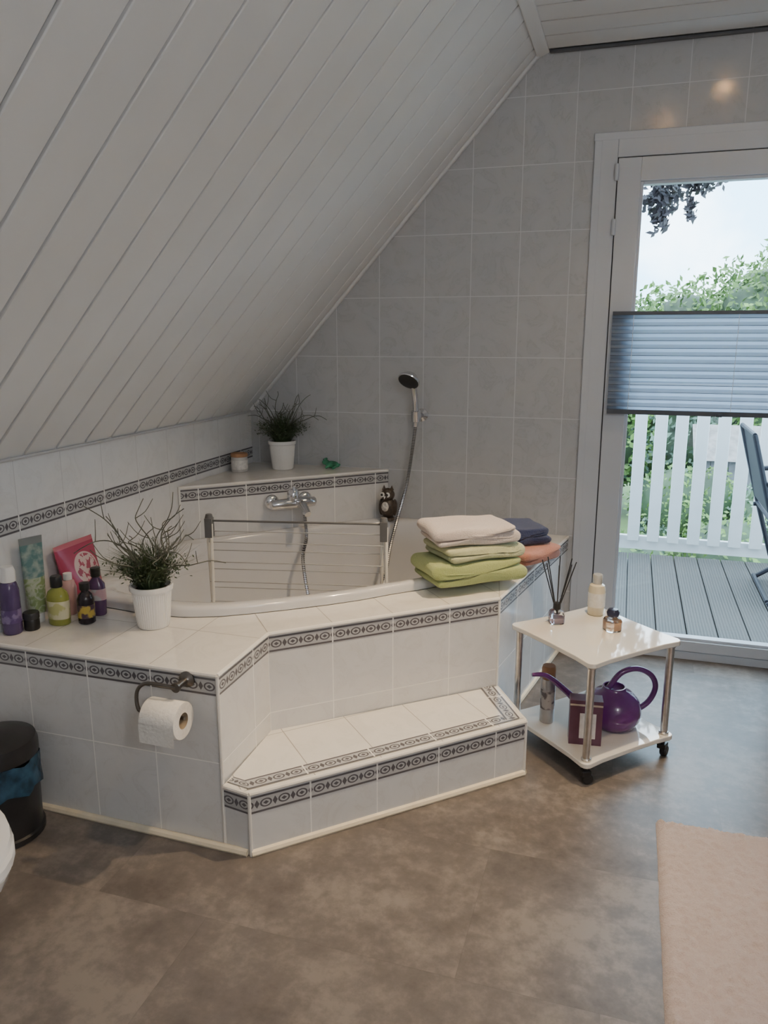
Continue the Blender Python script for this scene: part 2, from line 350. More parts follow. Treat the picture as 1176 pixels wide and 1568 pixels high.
b.box((DX0-.012,-.006,DZ/2),(.03,.012,DZ),'pvc'); b.box((DX1+.012,-.006,DZ/2),(.03,.012,DZ),'pvc'); b.box(((DX0+DX1)/2,-.006,DZ+.012),(DX1-DX0+.06,.012,.03),'pvc'); b.build(bevel=.003)
# pleated blind
bm_,nt,pb=newmat('pleated_fabric'); pb.inputs['Base Color'].default_value=(.32,.36,.42,1); pb.inputs['Roughness'].default_value=.8
tl=nt.nodes.new('ShaderNodeBsdfTranslucent'); tl.inputs[0].default_value=(.38,.45,.56,1)
t2=nt.nodes.new('ShaderNodeBsdfTransparent'); m1=nt.nodes.new('ShaderNodeMixShader'); m2=nt.nodes.new('ShaderNodeMixShader')
m1.inputs[0].default_value=.5; m2.inputs[0].default_value=.05
lk(nt,pb.outputs[0],m1.inputs[1]); lk(nt,tl.outputs[0],m1.inputs[2]); lk(nt,m1.outputs[0],m2.inputs[1]); lk(nt,t2.outputs[0],m2.inputs[2]); lk(nt,m2.outputs[0],nt.nodes['Material Output'].inputs[0])
b=B('pleated_blind'); bx0,bx1=1.60,2.42; za,zb=1.05,1.42; n=26; vs=[];fs=[]
for i in range(n+1):
    z=za+(zb-za)*i/n; yy=-.036-(.014 if i%2 else 0); vs+=[(bx0,yy,z),(bx1,yy,z)]
fs=[(2*i,2*i+1,2*i+3,2*i+2) for i in range(n)]; b.add(vs,fs,bm_)
railm=plain('blind_rail',(.08,.09,.11),.4,nscale=10)
b.box(((bx0+bx1)/2,-.043,zb+.006),(bx1-bx0,.024,.014),railm); b.box(((bx0+bx1)/2,-.043,za-.008),(bx1-bx0,.024,.018),railm)
b.lathe([(.012,-.006),(.012,.006)],(2.02,-.058,za-.012),railm,12)
for i in range(1,n,2): b.tube([(bx0,-.0505,za+(zb-za)*i/n),(bx1,-.0505,za+(zb-za)*i/n)],.0009,railm,4)
for x in (1.68,2.06,2.36): b.tube([(x,-.051,za),(x,-.051,zb)],.001,'white',5)
b.build(fix=False)
# ------------------------------------------------------------------ outdoors
b=B('terrace_deck')
m,nt,pb=newmat('deck_boards'); w=nt.nodes.new('ShaderNodeTexWave'); w.bands_direction='X'; w.inputs['Scale'].default_value=22; w.inputs['Distortion'].default_value=.1
t=nt.nodes.new('ShaderNodeTexCoord'); lk(nt,t.outputs['Object'],w.inputs[0])
col=mix(nt,w.outputs[1],(.055,.056,.054),(.11,.11,.105)); col=mix(nt,mth(nt,'MULTIPLY',noi(nt,5,5),.5),col,(.105,.092,.082)); lk(nt,col,pb.inputs['Base Color']); pb.inputs['Roughness'].default_value=.7; bump(nt,pb,w.outputs[1],.5,.01); dk=m
x=-1.2
while x<5.6: b.box((x+.07,1.085,-.065),(.133,1.5,.03),dk); x+=.14
b.box((2.2,1.085,-.13),(7,1.48,.09),'grey'); b.build()
b=B('terrace_railing'); rw=plain('railing_white',(.60,.62,.63),.5,nscale=12,namp=.03)
x=-1.2
while x<5.6: b.box((x+.037,1.855,.52),(.074,.02,.98),rw); x+=.122
b.box((2.2,1.885,.015),(6.9,.035,.09),rw); b.box((2.2,1.885,.93),(6.9,.04,.09),rw); b.box((2.2,1.875,1.03),(6.9,.1,.03),rw)
for xx in (-1.2,.6,3.3,5.5): b.box((xx,1.925,.45),(.07,.04,1.1),rw)
b.build(bevel=.003,bseg=1)
b=B('garden_lawn'); b.box((3,42,-2.95),(120,80,.28),plain('lawn',(.10,.16,.05),.9,nscale=.6,namp=.5)); b.build()
def leafmat(name,c,tr=.35):
    m,nt,pb=newmat(name); f=noi(nt,1.7,5,.6)
    lk(nt,ramp(nt,f,[(.3,tuple(x*.4 for x in c)),(.7,tuple(min(1,x*1.4) for x in c))]),pb.inputs['Base Color']); pb.inputs['Roughness'].default_value=.6
    return m
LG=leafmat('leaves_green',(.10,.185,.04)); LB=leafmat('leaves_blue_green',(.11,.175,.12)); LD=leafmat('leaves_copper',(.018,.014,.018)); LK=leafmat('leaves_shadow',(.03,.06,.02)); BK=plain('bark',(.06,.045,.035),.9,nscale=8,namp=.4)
def leaves(b,c,r,n,size,m,rng,shell=.55):
    vs=[];fs=[]
    for _ in range(n):
        d=Vector((rng.gauss(0,1),rng.gauss(0,1),rng.gauss(0,1))).normalized(); q=shell+(1-shell)*rng.random()
        q*=1+.3*noise.noise(d*2.5+Vector(c))
        p=Vector((c[0]+d.x*r[0]*q,c[1]+d.y*r[1]*q,c[2]+d.z*r[2]*q))
        a=Vector((rng.gauss(0,1),rng.gauss(0,1),rng.gauss(0,1))).normalized(); e=a.orthogonal().normalized(); s=size*(.6+.8*rng.random())
        o=len(vs); vs+=[p-a*s*.5,p+e*s*.28,p+a*s*.5,p-e*s*.28]; fs.append((o,o+1,o+2,o+3))
    b.add(vs,fs,m)
rng=random.Random(3)
b=B('hedge_trees')
for i in range(16):
    x=-9+i*1.7; zt=2.35+.3*math.sin(i*1.9)+(.6 if x>3.9 else 0)
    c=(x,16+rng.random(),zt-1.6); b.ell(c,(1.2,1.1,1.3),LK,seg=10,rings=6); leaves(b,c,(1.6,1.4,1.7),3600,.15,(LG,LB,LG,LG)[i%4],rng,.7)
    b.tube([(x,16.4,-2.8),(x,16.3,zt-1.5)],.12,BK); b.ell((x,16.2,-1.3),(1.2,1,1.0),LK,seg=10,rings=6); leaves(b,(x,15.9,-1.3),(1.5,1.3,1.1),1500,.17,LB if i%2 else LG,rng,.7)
b.build(fix=False)
b=B('garden_shrubs')
for i in range(24):
    x=-3+rng.random()*9; y=5.3+rng.random()*2.6 if i%2 else 11.2+rng.random()*.7; r=.4+.45*rng.random(); c=(x,y,-2.76+r*1.2)
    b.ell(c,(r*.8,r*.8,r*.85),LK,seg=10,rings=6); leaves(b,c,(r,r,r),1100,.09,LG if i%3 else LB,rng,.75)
b.build(fix=False)
b=B('garden_path'); b.box((3,9.7,-2.79),(14,1.4,.03),plain('gravel',(.36,.31,.27),.9,nscale=6,namp=.3)); b.build()
b=B('garden_shed'); gx,gy=4.1,13.8; sh=plain('shed_boards',(.16,.16,.17),.8,nscale=5,namp=.3)
for k in range(12): b.box((gx-.9+.164*k,gy-.8,-1.9),(.155,.03,1.75),sh)
b.box((gx,gy,-1.9),(1.95,1.55,1.74),sh)
b.add([(gx-1.15,gy-1,-1.05),(gx+1.15,gy-1,-1.05),(gx+1.15,gy,-.45),(gx-1.15,gy,-.45),(gx+1.15,gy+1,-1.05),(gx-1.15,gy+1,-1.05)],[(0,1,2,3),(3,2,4,5)],plain('shed_roof',(.22,.20,.19),.8,nscale=6,namp=.3)); b.build(fix=False)
b=B('copper_beech_tree')
b.tube([(.1,6.2,-2.8),(.15,6.1,0),(.2,6,3.2)],[.2,.1],BK,10,4); b.tube([(.2,6,2.6),(.9,5.4,3.1),(1.6,4.9,3.0),(1.95,4.6,2.6)],[.05,.008],BK,8,5)
b.tube([(.9,5.4,3.1),(1.4,4.8,3.2),(2.0,4.4,2.95)],[.03,.006],BK,6,5)
leaves(b,(.3,6,4.3),(1.6,1.4,1.1),2500,.13,LD,rng,.3)
for c,r,n in (((1.84,4.65,2.58),(.24,.2,.19),300),((2.12,4.5,2.66),(.26,.2,.13),240),((1.84,4.6,2.38),(.11,.1,.16),90),((2.08,4.5,2.44),(.07,.1,.13),55),((1.7,4.8,2.95),(.35,.3,.2),200)): leaves(b,c,r,n,.08,LD,rng,.1)
b.build(fix=False)
b=B('garden_chair'); nv=plain('chair_navy',(.010,.012,.022),.5,nscale=30); cy0,cy1=.95,1.45
for yy in (cy0,cy1):
    b.tube([(2.30,yy,.85),(2.42,yy,.42),(2.56,yy,-.036)],.013,nv,8,4); b.tube([(2.95,yy,.40),(2.62,yy,.1),(2.44,yy,-.036)],.013,nv,8,3)
    b.tube([(2.38,yy,.60),(2.6,yy,.62),(2.9,yy,.60),(2.93,yy,.42)],.014,nv,8,4); b.tube([(2.40,yy,.40),(2.95,yy,.40)],.012,nv)
for x,z in ((2.30,.85),(2.42,.41),(2.95,.40),(2.44,-.02),(2.56,-.02)): b.tube([(x,cy0,z),(x,cy1,z)],.011,nv)
b.add([(2.305,cy0,.84),(2.305,cy1,.84),(2.40,cy0,.45),(2.40,cy1,.45)],[(0,1,3,2)],nv); b.add([(2.42,cy0,.41),(2.42,cy1,.41),(2.95,cy0,.41),(2.95,cy1,.41)],[(0,1,3,2)],nv); b.build(fix=False)
# ------------------------------------------------------------------ plants
def plant(name,loc,seed,s=1.0,tws=1.0,ntw=16):
    rg=random.Random(seed); b=B(name); x,y,z=loc
    prof=[(.045,0),(.047,.002),(.056,.10),(.058,.112),(.063,.114),(.064,.126),(.062,.129),(.056,.128),(.054,.11),(.001,.108)]
    b.lathe([(r*s,h*s) for r,h in prof],loc,'ceramic',36)
    for k in range(48):
        a=2*math.pi*k/48; ca,sa=math.cos(a),math.sin(a); b.tube([(x+.0465*ca*s,y+.0465*sa*s,z+.004*s),(x+.0565*ca*s,y+.0565*sa*s,z+.108*s)],.0012,'ceramic',4)
    b.lathe([(.05*s,.112*s),(.001,.116*s)],loc,plain('soil',(.03,.022,.015),.9,nscale=60,namp=.4),16)
    g=plain('grass_blade',(.055,.085,.04),.5,nscale=40,namp=.5); tw=plain('twig_grey_green',(.11,.115,.09),.6,nscale=40,namp=.3)
    vs=[];fs=[]
    for _ in range(600):
        a=rg.random()*6.283; r0=rg.random()*.038*s; lean=rg.random()**.7; L=(.085+.075*rg.random())*s
        bx=x+r0*math.cos(a); by=y+r0*math.sin(a); w=.0019*s
        pz=z+.112*s; o=len(vs); ux,uy=-math.sin(a)*w,math.cos(a)*w
        for k in range(4):
            t=k/3; d=lean*.115*s*t*t*1.0+.03*s*lean*t; qx=bx+d*math.cos(a+.4*t); qy=by+d*math.sin(a+.4*t); qz=pz+L*t*(1-.35*lean*t)
            ww=1-t*.8; vs+=[(qx-ux*ww,qy-uy*ww,qz),(qx+ux*ww,qy+uy*ww,qz)]
        fs+=[(o+2*k,o+2*k+1,o+2*k+3,o+2*k+2) for k in range(3)]
        if rg.random()<.6:
            for k in range(3):
                t=.4+.2*k; d=lean*.115*s*t*t+.03*s*lean*t; q=Vector((bx+d*math.cos(a),by+d*math.sin(a),pz+L*t*(1-.35*lean*t)))
                e=Vector((rg.gauss(0,1),rg.gauss(0,1),rg.gauss(0,.7))).normalized()*.012*s; h=e.orthogonal().normalized()*.0022*s
                o2=len(vs); vs+=[q,q+e*.5+h,q+e,q+e*.5-h]; fs.append((o2,o2+1,o2+2,o2+3))
    b.add(vs,fs,g)
    for k in range(ntw):
        a=k*2.4+rg.random(); L=(.16+.13*rg.random())*s*(1+(tws-1)*.5); sp=(.05+.11*rg.random())*s*tws; P=[]; ph=rg.random()*6; fl=rg.choice((0,0,1))
        lim=lambda X:max(X,KX+.012)
        for j in range(9):
            t=j/8; wob=.015*s*tws*math.sin(t*9+ph); wz=.012*s*math.cos(t*9+ph)
            hz=L*t*(1-.12*t) if not fl else L*(t*1.25-.85*t*t)
            P.append((lim(x+math.cos(a)*(sp*t**1.3*(1.5 if fl else 1))-math.sin(a)*wob),min(y+math.sin(a)*(sp*t**1.3*(1.5 if fl else 1))+math.cos(a)*wob,-.008),z+.11*s+hz+wz*t))
        b.tube(P,[.0026*s,.0013*s],tw,5,3)
        for j,sg in ((4,1),(6,-1)):
            Q=Vector(P[j]); e=Vector((math.cos(a+1.3*sg),math.sin(a+1.3*sg),.7))*.045*s*tws; R=[Q,Q+e*.55+Vector((0,0,-.006)),Q+e+Vector((0,0,.012))]
            R=[Vector((lim(v.x),min(v.y,-.008),v.z)) for v in R]; b.tube(R,[.0016*s,.0009*s],tw,5,3)
    return b.build(fix=False)
plant('potted_grass_plant',(.375,-1.45,D+.001),1,1,1.3,20); plant('potted_grass_plant',(.20,-.135,SZ+.001),5)
# ------------------------------------------------------------------ shelf items
b=B('candle_jar'); L0=(.045,-.255,SZ+.001)
b.lathe([(.034,0),(.036,.004),(.036,.062),(.034,.066)],L0,plain('jar_wax',(.55,.53,.5),.3,nscale=20),28)
b.lathe([(.0365,.012),(.0368,.013),(.0368,.05),(.0365,.051)],L0,plain('jar_label',(.75,.72,.68),.6,nscale=90,namp=.15),28,cap0=False,cap1=False)
b.lathe([(.036,.066),(.038,.067),(.038,.078),(.036,.081),(.001,.081)],L0,plain('wood_lid',(.38,.20,.10),.6,nscale=30,namp=.3),28); b.build()
b=B('glass_frog_figurine'); fg=plain('green_glass',(.10,.42,.24),.05,trans=.4,nscale=30,namp=.5); fx,fy=.41,-.06
b.ell((fx,fy,SZ+.018),(.034,.02,.017),fg); b.ell((fx-.028,fy-.004,SZ+.028),(.017,.016,.013),fg)
for dy in(-.011,.009): b.ell((fx-.03,fy+dy,SZ+.041),(.006,.006,.006),fg); b.ell((fx-.034,fy+dy-.002,SZ+.042),(.0035,.0035,.0035),'black')
for dx,dy in((-.015,-.022),(.02,-.024),(-.015,.02),(.02,.022)): b.tube([(fx+dx*.6,fy+dy*.5,SZ+.018),(fx+dx+.008,fy+dy,SZ+.014),(fx+dx-.006,fy+dy*1.25,SZ+.006)],.0055,fg,8,3)
b.build()
b=B('owl_figurine'); ox,oy,oz=.685,-.085,.532; br=plain('owl_bronze',(.06,.045,.035),.4,nscale=50,namp=.5,bmp=.5,bscale=150)
b.lathe([(.024,0),(.03,.004),(.028,.014)],(ox,oy,oz),br,20)
b.ell((ox,oy,oz+.058),(.036,.032,.048),br); b.ell((ox,oy-.002,oz+.118),(.031,.029,.03),br)
for sx in(-1,1):
    b.lathe([(.010,0),(.0,.022)],(ox+sx*.018,oy,oz+.139),br,10); b.ell((ox+sx*.031,oy+.004,oz+.06),(.011,.022,.038),br)
    b.lathe([(.0115,0),(.0115,.004),(.009,.005)],(ox+sx*.012-.005,oy-.025,oz+.121),'white',16,R=rotm(x=math.pi/2,z=-.3)); b.ell((ox+sx*.012-.007,oy-.031,oz+.121),(.0055,.003,.0055),'black')
    b.ell((ox+sx*.012,oy-.026,oz+.01),(.009,.012,.007),br)
b.ell((ox-.004,oy-.03,oz+.068),(.017,.01,.022),plain('owl_belly',(.55,.53,.5),.4,nscale=90,namp=.5)); b.lathe([(.005,0),(0,.014)],(ox-.006,oy-.029,oz+.113),'steel',8,R=rotm(x=2.4)); b.build()
# ------------------------------------------------------------------ tap, hose, shower
dv=Vector((.707,.707,0)); nv_=Vector((.707,-.707,0)); tp=Vector((.318,-.345,.652))
Rn=Matrix((dv,Vector((0,0,1)),nv_)).transposed()
b=B('bath_mixer_tap')
for sgn in(-1,1): 
    c=tp+dv*.075*sgn; b.lathe([(.033,0),(.033,.006),(.026,.014),(.014,.018),(.013,.05),(.018,.052),(.018,.068)],c,'chrome',24,R=Rn)
Rd=Matrix((nv_,Vector((0,0,1)),dv)).transposed()
b.lathe([(.016,-.1),(.021,-.094),(.022,-.04),(.024,0),(.024,.05),(.021,.094),(.016,.1)],tp+nv_*.06,'chrome',24,R=Rd)
b.lathe([(.025,0),(.026,.02),(.024,.04),(.016,.048)],tp+nv_*.06+Vector((0,0,.012)),'chrome',24)
b.tube([tp+nv_*.06+Vector((0,0,.052)),tp+nv_*.085+Vector((0,0,.072)),tp+nv_*.15-dv*.03+Vector((0,0,.082))],[.011,.006],'chrome',10,4)
b.tube([tp+nv_*.06+dv*.02,tp+nv_*.12+dv*.02+Vector((0,0,.0)),tp+nv_*.175+dv*.02+Vector((0,0,-.028))],[.019,.014],'chrome',14,4)
b.lathe([(.012,0),(.012,-.03),(.009,-.034)],tp+nv_*.06+dv*.05+Vector((0,0,-.018)),'chrome',16)
b.build()
hs=tp+nv_*.06+dv*.05+Vector((0,0,-.053))
b=B('hand_shower'); mh=plain('hose_metal',(.55,.55,.57),.3,metal=1)
m_,nt,pb=mh,mh.node_tree,mh.node_tree.nodes['Principled BSDF']
w=nt.nodes.new('ShaderNodeTexWave'); w.bands_direction='Z'; w.inputs['Scale'].default_value=45; t=nt.nodes.new('ShaderNodeTexCoord'); lk(nt,t.outputs['Object'],w.inputs[0]); lk(nt,mix(nt,w.outputs[1],(.05,.05,.055),(.60,.60,.62)),pb.inputs['Base Color'])
hp=Vector((.805,0,1.0))
b.tube([hs,hs+Vector((.01,-.01,-.10)),(.43,-.46,.42),(.50,-.52,.22),(.60,-.50,.135),(.70,-.44,.16),(.745,-.36,.30),(.735,-.22,.44),(.737,-.11,.55),(.765,-.06,.70),(.79,-.06,.86),(.803,-.062,.955)],.0075,mh,8,10)
b.lathe([(.028,0),(.028,.008),(.02,.014),(.012,.02),(.012,.045)],hp+Vector((.012,-.001,0)),'chrome',22,R=rotm(x=math.pi/2))
b.lathe([(.018,-.025),(.021,-.022),(.021,.022),(.017,.025)],(.806,-.062,1.0),'chrome',18,R=rotm(x=.12))
b.tube([(.803,-.062,.955),(.806,-.065,1.0),(.804,-.075,1.08),(.800,-.095,1.145)],[.012,.014],'chrome',12,5)
b.lathe([(.012,-.014),(.032,-.010),(.046,.006),(.049,.016),(.047,.02)],(.792,-.115,1.165),'chrome',28,R=rotm(x=math.pi-.75,z=-.25))
b.lathe([(.045,.0205),(.03,.023),(.001,.023)],(.792,-.115,1.165),'black',28,R=rotm(x=math.pi-.75,z=-.25))
b.build()
# ------------------------------------------------------------------ drying rack
b=B('clothes_drying_rack'); A0=Vector((.285,-.95,0)); A1=Vector((.897,-.82,0)); rd=(A1-A0).normalized(); rn=Vector((rd.y,-rd.x,0))
for p in (A0,A1):
    for sgn in(-1,1): b.tube([p+rn*.006*sgn+rd*.009*sgn+Vector((0,0,.69)),p+rn*.045*sgn+rd*.012*sgn+Vector((0,0,.155))],.0065,'rackw',8)
    b.box(p+Vector((0,0,.675)),(.026,.032,.07),'grey',rz=math.atan2(rd.y,rd.x)); b.lathe([(.014,-.02),(.015,0),(.011,.014)],p+Vector((0,0,.71)),'grey',12)
    b.tube([p+rn*.045+rd*.012+Vector((0,0,.155)),p-rn*.045-rd*.012+Vector((0,0,.155))],.007,'grey')
wz=plain('rack_wire',(.38,.38,.37),.35,nscale=10)
for i in range(8):
    z=.66-.036*i; sg=(1 if i%2 else -1)*(.006+.039*(.69-z)/.535)
    b.tube([A0+rn*sg+Vector((0,0,z)),A1+rn*sg+Vector((0,0,z))],.002,wz,6)
b.tube([A0+Vector((0,0,.70)),A1+Vector((0,0,.70))],.004,'grey',8)
b.build(bevel=.003)
# ------------------------------------------------------------------ towels
def fabric(name,c):
    m,nt,pb=newmat(name); f=noi(nt,260,3,.7); g=noi(nt,25,4)
    col=mix(nt,f,tuple(x*.75 for x in c),tuple(min(1,x*1.12) for x in c)); col=mix(nt,mth(nt,'MULTIPLY',g,.3),col,tuple(x*.85 for x in c)); lk(nt,col,pb.inputs['Base Color'])
    pb.inputs['Roughness'].default_value=.95; pb.inputs['Sheen Weight'].default_value=.3; bump(nt,pb,f,.9,.006); return m
def towel(b,c,L,W,n,t,rz,m,seed,puff=.006):
    path=[]
    for i in range(n):
        sgn=1 if i%2==0 else -1; li=L*(1-.03*((i*7+seed)%3))
        for k in range(13):
            u=-1+2*k/12; path.append((sgn*u*(li/2-t/2),t*(i+.5)))
        if i<n-1:
            for k in range(1,5):
                a=-math.pi/2+math.pi*k/5; path.append((sgn*(li/2-t/2+math.cos(a)*t*.55),t*(i+1)+math.sin(a)*t*.5))
    ny=15; R=Matrix.Rotation(rz,3,'Z'); h=t*.47; rings=[]
    for j in range(ny):
        v=-1+2*j/(ny-1); y=v*W/2; th=h*(1-.45*(max(0,abs(v)-.86)/.14)**2) ; up=[];dn=[]
        for k,(x,z) in enumerate(path):
            a=path[max(k-1,0)];e=path[min(k+1,len(path)-1)]; d=Vector((e[0]-a[0],e[1]-a[1])); d=d.normalized() if d.length else Vector((1,0)); nn=Vector((-d.y,d.x))
            wob=puff*noise.noise(Vector((x*9+seed,y*9,seed*1.7)))*(z/(n*t)+.15); yy=y+.008*noise.noise(Vector((x*8,z*30,seed+v*1.3)))+ .004*math.sin(k*.5+seed)*v
            xx=x+.007*noise.noise(Vector((y*9,z*25,seed+5)))
            up.append(R@Vector((xx+nn.x*th,yy,z+nn.y*th+wob))+Vector(c)); dn.append(R@Vector((xx-nn.x*th,yy,z-nn.y*th+wob))+Vector(c))
        rings.append(up+dn[::-1])
    b.loft(rings,m,True)
F1=fabric('towel_lime',(.53,.62,.24)); F2=fabric('towel_pale_green',(.68,.71,.42)); F3=fabric('towel_pink',(.90,.79,.74)); F4=fabric('towel_navy',(.025,.04,.13)); F5=fabric('towel_coral',(.66,.28,.20))
tr_=math.radians(38)
b=B('towel_stack'); TX,TY=1.19,-.80
towel(b,(TX,TY,.533),.345,.22,3,.026,tr_,F1,1); towel(b,(TX+.012,TY+.012,.613),.305,.21,2,.024,tr_+.05,F2,2); towel(b,(TX-.002,TY+.012,.664),.30,.21,3,.020,tr_-.10,F3,3,.012); b.build(fix=True,subsurf=1,sharp=180)
b=B('folded_towels'); towel(b,(1.345,-.51,.533),.21,.20,3,.018,tr_+.35,F5,4); towel(b,(1.31,-.48,.59),.20,.18,4,.016,tr_-.1,F4,6,.012); b.build(fix=True,subsurf=1,sharp=180)
# ------------------------------------------------------------------ toiletries
def lbl(name,c,c2,sc=60):
    m,nt,pb=newmat(name); lk(nt,ramp(nt,noi(nt,sc,2),[(.46,c),(.54,c2)]),pb.inputs['Base Color']); pb.inputs['Roughness'].default_value=.35; return m
z0=D+.001
b=B('spray_bottle'); c=(.020,-1.625,z0)
b.lathe([(.024,0),(.027,.004),(.027,.13),(.022,.15),(.018,.155)],c,plain('violet_plastic',(.09,.06,.15),.2,nscale=30),24)
b.lathe([(.019,.155),(.022,.157),(.022,.185),(.017,.20),(.001,.202)],c,'white',24); b.lathe([(.0274,.035),(.0274,.075)],c,lbl('violet_label',(.22,.17,.32),(.10,.06,.18),40),24,cap0=False,cap1=False); b.build()
b=B('lotion_tube'); c=(.022,-1.525,z0); rg=[]
for z,rx,ry in ((0,.019,.019),(.028,.02,.02),(.03,.026,.024),(.12,.031,.019),(.20,.034,.009),(.235,.035,.002),(.262,.036,.0018)):
    rg.append([Matrix.Rotation(1.2,3,'Z')@Vector((rx*math.cos(a*math.pi/12),ry*math.sin(a*math.pi/12),z))+Vector(c) for a in range(24)])
b.loft(rg[:2],'white'); 
m,nt,pb=newmat('aloe_tube'); t=nt.nodes.new('ShaderNodeTexCoord'); sp=nt.nodes.new('ShaderNodeSeparateXYZ'); lk(nt,t.outputs['Object'],sp.inputs[0])
lf=ramp(nt,noi(nt,28,3,dist=2),[(.45,(.22,.30,.13)),(.55,(.40,.44,.34))]); q=mth(nt,'DIVIDE',mth(nt,'SUBTRACT',sp.outputs[2],.5),.28)
col=mix(nt,mth(nt,'GREATER_THAN',q,.5),lf,ramp(nt,noi(nt,40,2),[(.4,(.10,.20,.20)),(.62,(.30,.36,.33))])); col=mix(nt,mth(nt,'GREATER_THAN',q,.86),col,(.20,.22,.22)); lk(nt,col,pb.inputs['Base Color']); pb.inputs['Roughness'].default_value=.3
b.loft(rg[2:],m); b.build()
b=B('shower_gel_bottle'); c=(.098,-1.522,z0)
b.lathe([(.030,0),(.033,.004),(.033,.085),(.028,.10),(.014,.112),(.013,.118)],c,plain('lime_gel',(.42,.45,.10),.12,trans=.35,nscale=20),24,sx=1.05,sy=.8)
b.lathe([(.0335,.02),(.0335,.075)],c,lbl('gel_label',(.62,.60,.42),(.48,.48,.20),35),24,sx=1.05,sy=.8,cap0=False,cap1=False); b.lathe([(.016,.115),(.017,.117),(.017,.145),(.014,.149),(.001,.149)],c,'black',20); b.build()
b=B('bath_oil_bottle'); c=(.172,-1.492,z0)
b.lathe([(.021,0),(.025,.003),(.025,.075),(.019,.09),(.011,.098),(.011,.104)],c,plain('dark_glass',(.02,.015,.02),.1,nscale=20),24); b.lathe([(.0254,.02),(.0254,.06)],c,lbl('yellow_label',(.45,.33,.06),(.06,.03,.05),38),24,cap0=False,cap1=False)
b.lathe([(.014,.104),(.015,.106),(.015,.125),(.001,.127)],c,'black',18); b.build()
b=B('bubble_bath_bottle'); c=(.158,-1.42,z0)
b.lathe([(.024,0),(.027,.004),(.029,.05),(.027,.10),(.012,.118),(.011,.124)],c,plain('purple_gel',(.14,.07,.16),.12,trans=.25,nscale=20),24,sx=1,sy=.75); b.lathe([(.0295,.05),(.0285,.085)],c,lbl('pink_label',(.55,.35,.38),(.5,.5,.5),30),24,sy=.75,cap0=False,cap1=False)
b.lathe([(.014,.122),(.015,.124),(.015,.15),(.001,.152)],c,'black',18); b.build()
b=B('cream_jar'); c=(.052,-1.585,z0); b.lathe([(.020,0),(.022,.003),(.022,.03),(.020,.034)],c,'black',24); b.lathe([(.0225,.034),(.023,.036),(.023,.05),(.021,.053),(.001,.053)],c,plain('jar_lid',(.04,.04,.045),.25,nscale=10),24); b.build()
b=B('conditioner_bottle'); c=(.07,-1.44,z0); b.lathe([(.021,0),(.024,.004),(.024,.085),(.018,.105),(.011,.11)],c,plain('rose_plastic',(.50,.30,.28),.3,nscale=20),24); b.lathe([(.013,.11),(.013,.13),(.001,.132)],c,'white',18); b.build()
b=B('refill_pouch'); rg=[]
for z,dx,hw in ((0,.026,.075),(.012,.03,.082),(.06,.024,.088),(.12,.012,.09),(.15,.004,.092),(.165,.0015,.092)):
    ring=[]
    for j in range(28):
        a=2*math.pi*j/28; ring.append(Vector((.035-z*.18+dx*math.sin(a)+.003*noise.noise(Vector((a,z*20,1))),-1.325+hw*math.copysign(abs(math.cos(a))**.6,math.cos(a)),.534+z)))
    rg.append(ring)
m,nt,pb=newmat('pouch_print'); t=nt.nodes.new('ShaderNodeTexCoord'); sp=nt.nodes.new('ShaderNodeSeparateXYZ'); lk(nt,t.outputs['Object'],sp.inputs[0])
e=mth(nt,'ADD',mth(nt,'POWER',mth(nt,'DIVIDE',mth(nt,'ADD',sp.outputs[1],1.31),.055),2),mth(nt,'POWER',mth(nt,'DIVIDE',mth(nt,'SUBTRACT',sp.outputs[2],.61),.05),2))
col=mix(nt,mth(nt,'LESS_THAN',e,1),(.36,.05,.10),(.58,.44,.44)); col=mix(nt,mth(nt,'GREATER_THAN',sp.outputs[2],.685),col,(.50,.14,.18)); col=mix(nt,mth(nt,'MULTIPLY',mth(nt,'GREATER_THAN',noi(nt,55,2),.52),mth(nt,'LESS_THAN',e,.8)),col,(.35,.08,.12)); lk(nt,col,pb.inputs['Base Color']); pb.inputs['Roughness'].default_value=.25
b.loft(rg,m); b.build(sharp=80)
# ------------------------------------------------------------------ toilet roll
b=B('toilet_paper_holder'); mp=Vector((.640,-1.703,.476)); dkm=plain('antique_metal',(.22,.20,.18),.35,metal=1)
b.lathe([(.022,0),(.022,.005),(.013,.01),(.009,.014),(.009,.05),(.013,.052),(.013,.058)],mp,dkm,20,R=rotm(x=math.pi/2))
b.tube([mp+Vector((0,-.055,0)),mp+Vector((-.04,-.057,.002)),mp+Vector((-.085,-.06,.002)),mp+Vector((-.108,-.065,-.02)),mp+Vector((-.106,-.07,-.062)),mp+Vector((-.085,-.07,-.072)),mp+Vector((.030,-.07,-.072))],.005,dkm,10,5)
pm=plain('toilet_paper',(.80,.78,.74),.9,nscale=120,namp=.05,bmp=.3,bscale=120); Rx=rotm(y=math.pi/2)
ctr=Vector((.615,-1.771,.395))
b.lathe([(.021,-.05),(.047,-.05),(.048,-.048),(.048,.048),(.047,.05),(.021,.05)],ctr,pm,36,R=Rx,cap0=False,cap1=False); b.lathe([(.021,-.05),(.021,.05)],ctr,plain('cardboard',(.35,.28,.20),.9,nscale=30),24,R=Rx,cap0=False,cap1=False)
b.add([ctr+Vector((x,-.0485,z)) for x,z in((-.05,.0),(.05,.0),(.05,-.052),(-.05,-.05))],[(0,1,2,3)],pm); b.build(fix=False)
